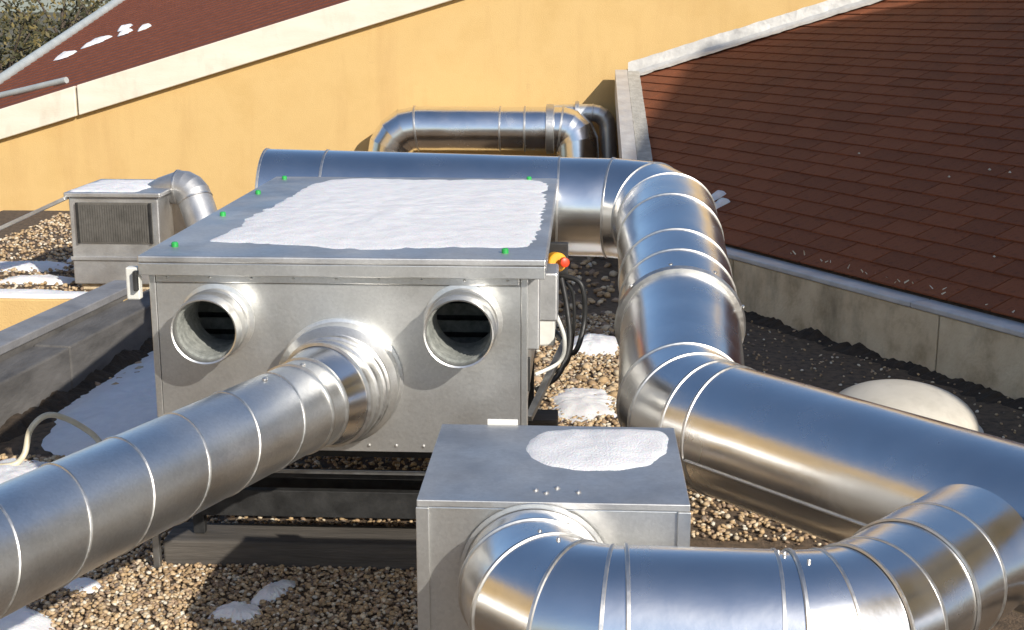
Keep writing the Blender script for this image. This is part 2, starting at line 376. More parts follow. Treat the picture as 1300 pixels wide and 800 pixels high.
for seen, d, a0, b0, xs_ in cells:
    mm = base_m.copy(); mm.translation = rp(a0, b0)
    me = random.choice(shm)
    cross = min(p.x for p in xs_) < XL or max(p.y for p in xs_) > YT
    if seen and cnt < 298:
        if cross:
            bm = bmesh.new(); bm.from_mesh(me); bmesh.ops.transform(bm, matrix=mm, verts=bm.verts)
            for co, no in (((XL, 0, 0), (-1, 0, 0)), ((0, YT, 0), (0, 1, 0))):
                bmesh.ops.bisect_plane(bm, geom=bm.verts[:] + bm.edges[:] + bm.faces[:], plane_co=co, plane_no=no, clear_outer=True)
            if not bm.faces: bm.free(); continue
            from_bm('shingle', bm, 'shingle', rr)
        else:
            o = bpy.data.objects.new('shingle', me); COL.objects.link(o); o.parent = rr
            mm.translation = rp(a0, b0) - ORGR; o.matrix_local = mm
        cnt += 1
    else:
        if cross:
            bm = bmesh.new(); bm.from_mesh(me); bmesh.ops.transform(bm, matrix=mm, verts=bm.verts)
            for co, no in (((XL, 0, 0), (-1, 0, 0)), ((0, YT, 0), (0, 1, 0))):
                bmesh.ops.bisect_plane(bm, geom=bm.verts[:] + bm.edges[:] + bm.faces[:], plane_co=co, plane_no=no, clear_outer=True)
            idx = {v: len(rest_v) + i for i, v in enumerate(bm.verts)}
            rest_v += [v.co.copy() for v in bm.verts]; rest_f += [[idx[v] for v in f.verts] for f in bm.faces]; bm.free()
        else:
            b = len(rest_v); rest_v += [mm @ v.co for v in me.vertices]; rest_f += [[b + i for i in p.vertices] for p in me.polygons]
o = mk('far_shingles', rest_v, rest_f, 'shingle', rr); o['kind'] = 'stuff'
# verge: metal edge and mortar strip along the left end, flashing along the wall
def strip(name, x0, x1, y0, y1, dz0, dz1, m, parent, bev=.004, seg=14, rough=0):
    vs = []; fs = []
    for i in range(seg + 1):
        y = y0 + (y1 - y0) * i / seg
        for x, s in ((x0, 0), (x0, 1), (x1, 1), (x1, 0)):
            j = rough * noise.noise(Vector((x * 9, y * 7, s * 3)))
            vs.append((x + j, y, rz(XL, y) + (dz1 + j if s else dz0)))
    for i in range(seg):
        for k in range(4): fs.append([i * 4 + k, i * 4 + (k + 1) % 4, i * 4 + 4 + (k + 1) % 4, i * 4 + 4 + k])
    fs += [[3, 2, 1, 0], [seg * 4 + k for k in range(4)]]
    return mk(name, vs, fs, m, parent)
strip('mortar_strip', .552, .70, 11.83, YT - .01, -.3, .085, 'mortar', rr, seg=60, rough=.004)
strip('metal_verge_trim', .40, .548, 11.80, YT - .02, -.22, .095, 'zinc', rr)
# upstand wall closing the left end
box('end_wall', (.43, 11.86, -.45), (.595, YT, .12), 'concrete', rr)
# crumpled flashing
vs = []; fs = []; nx = 120; ny = 5
for i in range(nx + 1):
    x = .56 + (6.2 - .56) * i / nx; zb = rz(x, YT)
    for k in range(ny + 1):
        f = k / ny
        y = YT - .22 + .20 * min(f / .5, 1) + (.16 * max(f - .5, 0) * .1); y = min(y, WY - .012)
        z = rz(x, YT - .22) + .045 + (.20 * .45 * min(f / .5, 1) * .4) + (.16 * max(f - .5, 0) * 2)
        n_ = noise.fractal(Vector((x * 7, k * 1.3, 4)), .7, 2, 3)
        vs.append((x, y + .005 * n_ - .012, z + .010 * n_))
for i in range(nx):
    for k in range(ny): a = i * (ny + 1) + k; fs.append([a, a + ny + 1, a + ny + 2, a + 1])
mk('flashing', vs, fs, 'lead', rr)
# concrete upstand under the eave: separate blocks, metal trim on top
cw = thing('concrete_upstand', E0 - Vector((0, 0, .46)), 'stained beige concrete upstand along the foot of the shingle roof', 'kerb')
for a0, a1 in ((-1.32, .108), (.12, 2.3), (2.312, 4.9), (4.912, 7.5)):
    bm = bmesh.new(); add_box(bm, (a0, -.16, -.02), (a1, -.012, .405), .006)
    mt = Matrix((EE, HH, Vector((0, 0, 1)))).transposed().to_4x4(); mt.translation = Vector((E0.x, E0.y, 0)); bmesh.ops.transform(bm, matrix=mt, verts=bm.verts)
    from_bm('concrete_block', bm, 'concrete', cw)
mt = Matrix((EE, HH, Vector((0, 0, 1)))).transposed().to_4x4(); mt.translation = Vector((E0.x, E0.y, 0))
for a0, a1 in ((-1.35, 2.05), (2.058, 7.5)):
    o = box('eave_trim', (a0, -.172, .409), (a1, .045, .449), 'zinc', rr, .008, mt)
vs = []; fs = []; na = 600
for i in range(na + 1):
    a = -1.3 + 8 * i / na; hgt = .03 + .045 * noise.fractal(Vector((a * 4, 1, 2)), .7, 2, 4); wd = .16 + .10 * noise.fractal(Vector((a * 3, 5, 2)), .7, 2, 4)
    for f, hh in ((0, 1), (.3, .8), (.65, .35), (1, -.08)):
        p = Vector((E0.x, E0.y, 0)) + EE * a - HH * (.155 + max(wd, .05) * f); vs.append((p.x, p.y, max(hgt, .01) * hh + .01 * noise.noise(Vector((a * 20, f * 5, 0))) - (.004 if f == 1 else 0)))
for i in range(na):
    for k in range(3): q = i * 4 + k; fs.append([q, q + 4, q + 5, q + 1])
tag(mk('soil_bank', vs, fs, 'soil'), 'dark soil and moss banked along the foot of the concrete upstand', 'soil', kind='stuff')
# tufts and leaf litter caught along the trim
lv = []; lf = []
for i in range(20):
    a = random.uniform(.2, 3.2); p = rp(a, .02 + random.random() * .08, .03); s = random.uniform(.008, .02)
    d = Vector((random.uniform(-1, 1), random.uniform(-1, 1), random.uniform(.3, 1))).normalized(); q = d.orthogonal().normalized() * s * .4; b = len(lv)
    lv += [p - q, p + q, p + d * s * 2 + q * .5, p + d * s * 2 - q * .5, p + d.cross(q) * .6]; lf += [[b, b + 1, b + 2, b + 3], [b, b + 4, b + 2]]
for i in range(9):
    p = rp(random.uniform(-.5, 3), random.uniform(.3, 2.2), .035); b = len(lv); s = random.uniform(.008, .015)
    d = Vector((s, 0, 0)); q = Vector((0, s, .3 * s)); lv += [p - d, p - q, p + d, p + q, p + Vector((0, 0, s))]
    lf += [[b, b + 1, b + 4], [b + 1, b + 2, b + 4], [b + 2, b + 3, b + 4], [b + 3, b, b + 4]]
o = mk('leaf_litter', lv, lf, 'hose'); tag(o, 'dry leaf litter and flecks caught on the low shingle roof', 'litter', kind='stuff')
for i, (a, b, s) in enumerate([(-1.12, .55, .10), (-.93, .47, .09)]):
    p = rp(a, b); dd = HH * s * 1.7; ee = EE * s * .5 - HH * s * .2
    patch('snow_patch', [(p - dd).xy, (p - dd * .3 + ee).xy, (p + dd + ee).xy, (p + dd * .9).xy, (p + dd * .2 - ee * .6).xy], 0, .05, 'sliver of snow on the shingles next to the duct bend', 'snow',
          'snow slivers on the low shingle roof', zf=lambda x, y: rz(x, y) + .03, seed=i, rings=5, nn=32, rag=.2)

# taller blocks out of the picture: one added to shade the shingle roof, one is mirrored in the ducts
def block(name, lo, hi, face, label, m):
    t = thing(name, ((lo[0] + hi[0]) / 2, (lo[1] + hi[1]) / 2, lo[2]), label, 'building')
    box('wall', lo, hi, m, t, .01)
    box('roof', (lo[0] - .3, lo[1] - .3, hi[2]), (hi[0] + .3, hi[1] + .3, hi[2] + .25), 'cream', t, .02)
    y = lo[1] + 1.2
    while y < hi[1] - 1.5:
        for z in np.arange(1.2, hi[2] - 1.4, 2.8):
            x = hi[0] if face > 0 else lo[0]
            wdw = box('window', (min(x, x + face * .04), y, z), (max(x, x + face * .04), y + 1, z + 1.3), 'cream', t, .006)
            box('pane', (min(x + face * .02, x + face * .05), y + .08, z + .08), (max(x + face * .02, x + face * .05), y + .92, z + 1.22), 'glass', wdw, .003)
        y += 2.6
    return t
block('unseen_shade_block', (8.2, -.3, -4.8), (15, 9.0, 7.5), -1, 'unseen tall yellow block added to shade the low shingle roof', 'yellow')
block('neighbour_building', (-20, -12, -4.8), (-11.5, 9, 6.4), 1, 'long yellow neighbouring building across from the ventilation unit', 'yellow')

# ------------------------------------------------------------------ left parapet
pp = thing('roof_kerb', (-3.3, 7, 0), 'low dark felt-covered kerb along the roof edge beside the snow', 'kerb')
ka, kb = Vector((-3.75, 2.8, 0)), Vector((-2.98, 9.62, 0)); kd = (kb - ka).normalized(); ks = Vector((-kd.y, kd.x, 0))
mt = Matrix((kd, ks, Vector((0, 0, 1)))).transposed().to_4x4(); mt.translation = ka; KL = (kb - ka).length
for i in range(4):
    box('kerb_plank', (KL * i / 4 + .004, 0, -.01), (KL * (i + 1) / 4 - .004, .25, .30 + .006 * (i % 2)), 'kerb', pp, .012, mt)
mt2 = mt.copy()
t2 = thing('metal_parapet', (-3.5, 7, 0), 'grey metal-clad parapet ledge stepping up behind the dark kerb', 'parapet')
for i in range(3):
    box('coping_sheet', (KL * i / 3 + .003, .255, .33), (KL * (i + 1) / 3 * .985 - .003, .47, .385), 'coping', t2, .008, mt)
box('upstand', (0, .265, -.01), (KL * .98, .455, .33), 'kerb', t2, .004, mt)
t3 = thing('yellow_parapet', (-4.5, 9.4, 0), 'short low yellow rendered wall behind the metal ledge, snow on top', 'wall')
box('wall', (-6.6, 9.25, 0), (-3.10, 9.55, .30), 'yellow', t3, .01)
patch('snow_patch', [(-6.3, 9.3), (-3.3, 9.29), (-3.2, 9.5), (-6.2, 9.5)], .3, .035, 'thin snow strip on top of the short yellow wall', seed=51, rag=.05)
vs = []; fs = []; na = 500
for i in range(na + 1):
    a = KL * i / na; hgt = .06 + .06 * noise.fractal(Vector((a * 3, 8, 2)), .9, 2, 4); wd = .12 + .14 * noise.fractal(Vector((a * 3, 15, 2)), .9, 2, 4)
    for f, hh in ((0, 1), (.3, .85), (.65, .6), (1, -.08)):
        p = ka + kd * a - ks * (-.004 + max(wd, .04) * f); vs.append((p.x, p.y, max(hgt, .02) * hh + .012 * noise.noise(Vector((a * 22, f * 5, 0)))))
for i in range(na):
    for k in range(3): q = i * 4 + k; fs.append([q, q + 4, q + 5, q + 1])
tag(mk('soil_bank', vs, fs, 'soil'), 'dark wet soil banked along the foot of the felt-covered kerb', 'soil', kind='stuff')
# hose loop standing in the snow
hp = bez([(-3.2, 6.5, .03), (-2.98, 6.5, .03), (-2.92, 6.56, .07), (-2.90, 6.62, .19), (-2.84, 6.7, .245), (-2.76, 6.78, .20), (-2.66, 6.86, .09), (-2.62, 6.9, .0)], 8)
tag(tube('hose', hp, .016, 'hose', None, 12), 'pale hose bent into a loop rising from the snow', 'hose')

# ------------------------------------------------------------------ fan box at the back left
fb = thing('roof_fan_unit', (-3.92, 11.3, 0), 'small weathered metal fan box with dark grille and curved outlet cowl', 'fan unit')
box('casing', (-4.29, 10.92, .06), (-3.53, 11.75, .80), 'galv_dull', fb, .01)
box('lid', (-4.32, 10.89, .803), (-3.50, 11.78, .845), 'galv_dull', fb, .01)
box('base', (-4.25, 10.97, 0), (-3.57, 11.7, .058), 'concrete', fb, .01)
gr = box('grille', (-4.225, 10.905, .415), (-3.585, 10.919, .76), 'mesh', fb, .002)
for i in range(2):
    x0 = -4.225 + i * .622
    box('grille_frame', (x0, 10.885, .415), (x0 + .018, 10.904, .76), 'dark_metal', gr, .002)
for i in range(30):
    x = -4.205 + i * .0205; box('slat', (x, 10.897, .43), (x + .005, 10.903, .745), 'mesh', gr, 0)
box('base_flange', (-4.30, 10.90, .27), (-3.52, 10.917, .30), 'galv_dull', fb, .003)
cw_pts = [(-3.80, 11.35, .74), (-3.62, 11.33, .81)] + arc((-3.46, 11.31, .835), (1, -.1, .10), (.25, -.3, -1), .14, 4) + [(-3.20, 11.14, .50)]
duct(fb, cw_pts, [(.08, .11), (.11, .145), .148, .148, .148, .148, .148], ['cowl_section'] * 2 + ['cowl_gore'] * 4 + ['cowl_section'], 'galv_dull', 40, beads=(2, 6))
bar('side_flange', (-4.30, 11.0, .80), (-5.6, 10.95, .22), .30, .03, 'galv_dull', fb, .004)
patch('snow_patch', [(-4.31, 10.93), (-3.72, 10.92), (-3.66, 11.3), (-3.75, 11.7), (-4.3, 11.72)], .845, .025, 'snow lying on the lid of the small fan box', seed=52, rag=.05)

# ------------------------------------------------------------------ main ventilation unit
UX0, UX1, UY0, UY1, UZ0, UZ1 = -1.685, -.235, 5.13, 7.42, .62, 1.37
hv = thing('ventilation_unit', (-.96, 6.3, 0), 'large galvanised air handling unit with three round spigots on its front', 'ventilation unit')
# front panel with three real openings
COLL = ((-1.446, 1.160, .128), (-.462, 1.165, .134), (-.956, .922, .19))
bm = bmesh.new(); edges = []
def loop(pts_):
    v = [bm.verts.new(p) for p in pts_]; return [bm.edges.new((v[i], v[(i + 1) % len(v)])) for i in range(len(v))]
rect = []
for (xa, za), (xb, zb) in (((UX0, UZ0), (UX1, UZ0)), ((UX1, UZ0), (UX1, UZ1 - .06)), ((UX1, UZ1 - .06), (UX0, UZ1 - .06)), ((UX0, UZ1 - .06), (UX0, UZ0))):
    for k in range(8): rect.append((xa + (xb - xa) * k / 8, UY0, za + (zb - za) * k / 8))
edges += loop(rect)
for x, z, r in COLL: edges += loop([(x + r * math.cos(a), UY0, z + r * math.sin(a)) for a in [2 * math.pi * k / 48 for k in range(48)]])
bmesh.ops.triangle_fill(bm, edges=edges, use_beauty=True, use_dissolve=False)
for f in bm.faces:
    f.normal_update()
    if f.normal.y > 0: f.normal_flip()
fp = from_bm('front_panel', bm, 'galv', hv)
box('side_panel', (UX0, UY0 + .004, UZ0), (UX0 + .02, UY1, UZ1), 'galv', hv, .002)
box('side_panel', (UX1 - .02, UY0 + .004, UZ0), (UX1, UY1, UZ1), 'galv', hv, .002)
box('back_panel', (UX0 + .021, UY1 - .02, UZ0), (UX1 - .021, UY1 - .001, UZ1), 'galv', hv, .002)
box('floor_panel', (UX0 + .021, UY0 + .005, UZ0), (UX1 - .021, UY1 - .021, UZ0 + .03), 'inside', hv, .002)
box('divider', (UX0 + .03, UY0 + .42, UZ0 + .031), (UX1 - .03, UY0 + .45, UZ1 - .01), 'inside', hv, .002)
for x0 in (-1.62, -.66):
    for i in range(5):
        box('damper_blade', (x0, UY0 + .28 + .012 * i, .98 + i * .07), (x0 + .38, UY0 + .292 + .012 * i, 1.03 + i * .07), 'liner', hv, .002)
# head rail and shadow gap under the lid
box('head_rail', (UX0 + .004, UY0 - .014, UZ1 - .056), (UX1 - .004, UY0 + .03, UZ1 - .014), 'galv', hv, .004)
box('corner_post', (UX1 + .002, UY0 - .004, UZ0 - .01), (UX1 + .028, UY0 + .05, UZ1 - .004), 'galv', hv, .003)
box('corner_post', (UX0 - .028, UY0 - .004, UZ0 - .01), (UX0 - .002, UY0 + .05, UZ1 - .004), 'galv', hv, .003)
# lid with down-turned skirt
lid = box('lid', (-1.735, 5.065, 1.402), (-.135, 7.50, 1.43), 'galv_dull', hv, .006)
box('skirt', (-1.733, 5.067, 1.352), (-.137, 5.083, 1.401), 'galv', lid, .003)
box('skirt', (-.153, 5.085, 1.352), (-.137, 7.48, 1.401), 'galv', lid, .003)
box('skirt', (-1.733, 5.085, 1.352), (-1.717, 7.48, 1.401), 'galv', lid, .003)
for x, y in ((-1.646, 5.274), (-1.661, 6.073), (-1.67, 6.80), (-1.66, 7.38), (-.294, 7.42), (-.30, 5.20)):
    lathe('green_cap', [(0, .014), (.014, .014), (.019, .010), (.02, .001)], (x, y, 1.43), (0, 0, 1), 'green', hv, 14)
box('latch', (-1.79, 5.08, 1.25), (-1.737, 5.12, 1.38), 'white', hv, .006)
box('latch_hook', (-1.752, 5.05, 1.29), (-1.737, 5.078, 1.37), 'dark_metal', hv, .003)
for k in range(13):
    x_k = UX0 + .06 + (UX1 - UX0 - .12) * k / 12
    screw(hv, (x_k, UY0 - .001, UZ0 + .025), (0, -1, 0), .006)
for k in range(9): screw(hv, (UX0 + .05 + (UX1 - UX0 - .1) * k / 8, UY0 - .014, UZ1 - .035), (0, -1, 0), .005)
# the two open spigots: real hollow tubes with a rolled rim
for x, z, r in COLL[:2]:
    L_ = .20
    lathe('spigot', [(-.03, r + .001), (.0, r + .022), (.006, r + .022), (.010, r + .004), (.05, r + .003), (.058, r + .009), (.066, r + .003), (.13, r + .002), (.137, r + .006), (.144, r + .002), (L_ - .006, r + .002), (L_, r),
                     (L_ - .004, r - .006), (L_ * .5, r - .006), (-.05, r - .006)], (x, UY0 - .001, z), (0, -1, 0), 'galv', hv, 56)
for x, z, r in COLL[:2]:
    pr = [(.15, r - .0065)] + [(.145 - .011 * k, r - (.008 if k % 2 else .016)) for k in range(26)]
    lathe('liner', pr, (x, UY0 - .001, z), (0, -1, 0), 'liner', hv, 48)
# middle spigot: stepped collar, then a short slanted bend
DD = Vector((-.375, -.927, 0)).normalized()
md = lathe('flange_collar', [(-.01, .252), (.008, .252), (.012, .240), (.085, .236), (.095, .243), (.105, .234), (.135, .214)], (-.956, UY0 - .001, .922), (0, -1, 0), 'galv', hv, 64)
cpts = arc(Vector((-.956, UY0 - .12, .922)), (0, -1, 0), DD, .28, 3)
duct(hv, cpts, [.212, .208, .202], ['collar_gore'] * 3, 'galv', 64, bead_h=.008, bead_w=.012)
nk0 = cpts[-1]; nk1 = nk0 + DD * .15
duct(hv, [nk0, nk1], [(.198, .165)], ['neck'], 'alu', 64, bead_h=.010, bead_w=.010)
# spiral duct, running to the front left
sp = thing('spiral_duct', nk1 + Vector((0, 0, -.9)), 'long spiral-seamed silver duct leaving the middle spigot towards the gravel', 'duct')
s0 = nk1 - DD * .03; s1 = s0 + DD * 3.4
duct(sp, [s0, s0 + DD * .09, s1], [.172, .169], ['end_sleeve', 'spiral_tube'], 'spiral', 80, beads=(0, 1), bead_h=.007, bead_w=.008)
uu = DD.cross(Vector((0, 0, 1))); vv = Vector((0, 0, 1)); hel = []
for i in range(0, 14 * 40):
    a = 2 * math.pi * i / 40; d = .14 + .27 * i / 40
    if d > 3.38: break
    hel.append(s0 + DD * d + (uu * math.cos(a) + vv * math.sin(a)) * .1692)
tube('helical_seam', hel, .0042, 'bead', sp, 6)
for t_, a_ in ((.07, 100), (.10, -35), (.29, 96), (.33, -40)):
    n_ = uu * math.cos(R(a_)) + vv * math.sin(R(a_)); screw(sp, s0 + DD * t_ + n_ * .173, n_, .010)
for lx in (1.9, 3.1):
    c = s0 + DD * lx
    for sgn in (-1, 1): bar('stand_leg', c + uu * sgn * .2 - Vector((0, 0, .92)), c + uu * sgn * .2 + Vector((0, 0, .0)), .035, .035, 'rail', sp, .003, (1, 0, 0))
    bar('stand_crossbar', c - uu * .22 - Vector((0, 0, .2)), c + uu * .22 - Vector((0, 0, .2)), .035, .035, 'rail', sp, .003)
# frame under the unit
fr = thing('support_frame', (-.96, 6.3, 0), 'dark steel frame with perforated rail carrying the large ventilation unit', 'frame')
vs = []; fs = []
def bx(bmx, lo, hi): add_box(bmx, lo, hi, 0)
bm = bmesh.new(); y0, y1 = 5.30, 5.31
bx(bm, (-1.68, y0, .590), (-.24, y1, .612)); bx(bm, (-1.68, y0, .535), (-.24, y1, .560))
x = -1.68
while x < -.25: bx(bm, (x, y0 + .0005, .5595), (x + .018, y1 - .0005, .5905)); x += .042
from_bm('perforated_rail', bm, 'dark_metal', fr)
box('rail', (-1.68, 5.34, .53), (-.24, 5.37, .612), 'dark_metal', fr, .003)
box('rail', (-1.68, 7.3, .53), (-.24, 7.34, .612), 'dark_metal', fr, .003)
for x in (-1.66, -.28): box('side_rail', (x - .02, 5.375, .535), (x + .02, 7.295, .612), 'dark_metal', fr, .003)
for y in (5.42, 6.3, 7.2): box('cross_rail', (-1.62, y, .39), (-.30, y + .03, .415), 'dark_metal', fr, .003)
box('cross_rail', (-1.64, 5.40, .22), (-.30, 5.44, .34), 'dark_metal', fr, .003)  # extra dark rail, added to cover sunlit gravel under the unit
box('cross_rail', (-1.64, 5.72, .15), (-.30, 5.76, .30), 'dark_metal', fr, .003)  # second added rail, keeps the space beneath the unit dark
box('cross_rail', (-1.62, 5.37, .43), (-.30, 5.385, .45), 'rail', fr, .002)
for x in (-1.66, -.28):
    for y in (5.45, 7.25): box('leg', (x - .025, y - .02, .122), (x + .025, y + .02, .533), 'dark_metal', fr, .003)
for y in (5.35, 7.14):
    tag(box('sleeper', (-1.80, y, 0), (-.12, y + .22, .12), 'timber', None, .010), 'grey timber sleeper under the unit frame, ' + ('by the lit gravel' if y < 6 else 'towards the big rear duct'), 'sleeper')
box('base_post', (-1.83, 5.30, 0), (-1.80, 5.33, .17), 'rail', fr, .003)
# gear on the right flank
box('cable_tray', (UX1 + .002, 5.26, 1.02), (-.165, 5.36, 1.33), 'galv_dull', hv, .006)
box('junction_box', (UX1 + .002, 5.75, 1.02), (-.10, 5.98, 1.24), 'galv_dull', hv, .01)
box('junction_box', (UX1 + .002, 6.25, .78), (-.12, 6.45, .96), 'white', hv, .01)
box('bracket', (UX1 + .002, 5.20, .86), (-.20, 5.23, 1.0), 'dark_metal', hv, .003)
bar('brace', (-.22, 5.6, .62), (-.05, 6.2, .86), .03, .03, 'rail', hv)
sw = lathe('switch_body', [(0, .001), (0, .045), (.05, .045), (.055, .04), (.055, .001)], (-.125, 6.15, 1.215), (.35, -.9, .1), 'orange', hv, 24)
ks_ = lathe('switch_knob', [(0, .001), (0, .024), (.02, .022), (.023, .016), (.023, .001)], (-.08, 6.08, 1.225), (.35, -.9, .1), 'red', sw, 20)
box('switch_plate', (-.20, 6.16, 1.12), (-.06, 6.20, 1.30), 'dark_metal', hv, .006)
for k, pts_ in enumerate(([(-.09, 6.12, 1.14), (-.06, 6.05, 1.0), (-.05, 6.0, .85), (-.10, 5.95, .72), (-.2, 5.9, .66)],
                          [(-.10, 6.14, 1.15), (.0, 6.1, 1.12), (.02, 6.1, .95), (-.03, 6.05, .8), (-.12, 6.3, .84)],
                          [(-.11, 5.86, 1.03), (-.07, 5.85, .92), (-.09, 5.9, .8), (-.2, 5.85, .75)],
                          [(-.1, 6.15, 1.13), (-.04, 6.2, 1.06), (-.03, 6.2, .9), (-.06, 6.25, .7), (-.15, 6.3, .63)])):
    tube('cable', bez(pts_, 8), .013 if k < 2 else .009, 'cable' if k != 2 else 'white', hv, 8)
# snow on the lid
patch('snow_patch', [(-1.56, 5.36), (-1.53, 5.75), (-1.545, 6.1), (-1.50, 6.5), (-1.50, 6.85), (-1.47, 7.3), (-1.40, 7.44), (-.25, 7.44), (-.17, 7.3), (-.16, 6.5), (-.15, 5.7), (-.17, 5.28), (-.6, 5.24), (-1.0, 5.22), (-1.35, 5.33)], 1.43, .016,
      'wide flat sheet of snow covering the lid of the large unit', seed=3, rings=22, nn=260, rag=.05)

# ------------------------------------------------------------------ small plenum box in front
pb = thing('plenum_box', (-.07, 3.83, 0), 'squat galvanised plenum box with an oval snow patch on top', 'duct box')
BX0, BX1, BY0, BY1, BZ = -.443, .303, 3.495, 4.17, 1.05
box('casing', (BX0, BY0, .14), (BX1, BY1, BZ - .022), 'galv', pb, .004)
box('lid', (BX0 - .006, BY0 - .007, BZ - .021), (BX1 + .006, BY1 + .006, BZ), 'galv_dull', pb, .003)
box('edge_strip', (BX0 - .008, BY0 - .010, .13), (BX0 + .028, BY0 - .001, BZ - .022), 'galv', pb, .002)
box('edge_strip', (BX1 - .028, BY0 - .010, .13), (BX1 + .008, BY0 - .001, BZ - .022), 'galv', pb, .002)
box('lifting_tab', (-.30, BY1 + .007, BZ - .03), (-.20, BY1 + .012, BZ + .018), 'white', pb, .002)
for x in (BX0 + .04, BX1 - .04):
    for y in (BY0 + .05, BY1 - .05): box('foot', (x - .03, y - .03, 0), (x + .03, y + .03, .139), 'rail', pb, .003)
for x, y in ((-.12, 3.58), (-.09, 3.56), (-.06, 3.60), (.0, 3.57)): screw(pb, (x, y, BZ), (0, 0, 1), .008)
patch('snow_patch', [(-.177, 3.937), (-.165, 4.03), (-.115, 4.12), (0, 4.15), (.2, 4.155), (.285, 4.15), (.30, 4.06), (.28, 3.92), (.223, 3.80), (.12, 3.745), (.0, 3.74), (-.10, 3.775), (-.155, 3.85)], BZ, .014,
      'oval snow patch on top of the squat plenum box', seed=4, rag=.02)
# branch duct: from the box, bend to the right, then into the main duct
bd = thing('branch_duct', (.3, 3.2, .63), 'bright branch duct bending from the plenum box round into the big main duct', 'duct')
BA = (-.117, BY0 - .105, .835); BT = Vector((math.cos(R(50)), math.sin(R(50)), 0))
P = [(-.117, BY0 - .011, .835)] + arc(BA, (0, -1, 0), (1, 0, 0), .20, 3); xa = P[-1]
P += [(.125, xa[1], .835), (.50, xa[1], .832)]
ar = arc((.545, xa[1], .83), (1, 0, 0), BT, .32, 3); P += ar
P += [ar[-1] + BT * .17, ar[-1] + BT * .34, ar[-1] + BT * .56]
nm = ['collar'] + ['gore'] * 3 + ['sleeve', 'duct_section', 'sleeve'] + ['gore'] * 3 + ['gore', 'gore', 'saddle_piece']
nseg = len(P) - 1; nm = nm[:nseg]; rad = [.200 + .0025 * (i % 2) for i in range(nseg)]
duct(bd, P, rad, nm, 'alu', 80, bead_h=.005, bead_w=.006)
lathe('spigot_ring', [(0, .213), (.006, .213), (.008, .203)], (-.117, BY0 - .011, .835), (0, -1, 0), 'galv', bd, 64)
for t_ in (.53, .545, .60): 
    a_ = 78 + (t_ - .5) * 200; screw(bd, (t_ - .02, xa[1] + .2 * math.cos(R(a_)), .83 + .204 * math.sin(R(a_))), (0, math.cos(R(a_)), math.sin(R(a_))), .005)
for x, y in ((-.10, 3.31), (-.05, 3.26)): screw(bd, (x, y, 1.035), (0, 0, 1), .006)

# ------------------------------------------------------------------ main duct: behind the unit, round and forward, then off to the right
main = thing('main_duct', (.45, 6, .5), 'big silver main duct wrapping behind the unit and forward past its flank', 'duct')
MD = Vector((.665, -.747, 0)).normalized()
P = [(-1.86, 7.80, 1.262), (-1.50, 7.80, 1.254), (-.14, 7.80, 1.225)]
P += arc((.17, 7.80, 1.22), (1, 0, 0), (-.02, -.99, -.10), .31, 2)
P += [(.474, 7.05, 1.140), (.466, 6.52, 1.047), (.462, 6.24, .998)]
q = len(P)
P += [(.455, 5.98, .952), (.418, 5.22, .815)]
a2 = arc((.418, 5.22, .815), (-.02, -.98, -.10), MD, .36, 2)
P += a2[1:]
P += [a2[-1] + MD * .09, a2[-1] + MD * 2.9]
nseg = len(P) - 1
nm = ['duct_section'] * 3 + ['gore'] * 2 + ['duct_ring'] * 4 + ['duct_section'] + ['gore'] * 2 + ['sleeve', 'duct_section']
rad = [.29, .292, .288, .29, .286, .281, .279, .277, (.277, .272), (.272, .262), .262, .258, .258, .254]
duct(main, P, rad[:nseg], nm[:nseg], 'alu', 96, bead_h=.005, bead_w=.008, cap=(True, True))
lathe('flange', [(-.02, .272), (-.015, .292), (.0, .298), (.018, .290), (.022, .27)], P[q], Vector(P[q + 1]) - Vector(P[q]), 'bead', main, 80)
# lengthwise lock seam low on the last run
sd = MD.cross(Vector((0, 0, 1))); nrm = (sd * .95 - Vector((0, 0, .22))).normalized()
bar('lock_seam', a2[-1] + MD * .1 + nrm * .255, a2[-1] + MD * 2.8 + nrm * .255, .008, .012, 'bead', main, .002, nrm)
for d_ in (.25,):
    pass
for c, h in ((Vector((-1.2, 7.8, 1.214)), .93), (a2[-1] + MD * 1.9, .56)):
    dd = Vector((0, 1, 0)) if h > .9 else sd
    for s in (-1, 1): bar('stand_leg', Vector((c.x, c.y, 0)) + dd * s * .22, Vector((c.x, c.y, c.z - .1)) + dd * s * .22, .04, .04, 'rail', main, .003, (1, 0, 0))
    b_ = Vector((c.x, c.y, c.z - .275)); bar('stand_crossbar', b_ - dd * .24, b_ + dd * .24, .04, .04, 'rail', main, .003)
box('spigot_box', (-1.2, 7.421, .95), (-.7, 7.62, 1.3), 'galv', main, .004)
for a_ in (20, 60, 100, 140):
    p = Vector(P[q]) + Vector((math.cos(R(a_)) * .297, -.03, math.sin(R(a_)) * .297)); screw(main, p, (math.cos(R(a_)), 0, math.sin(R(a_))), .009)

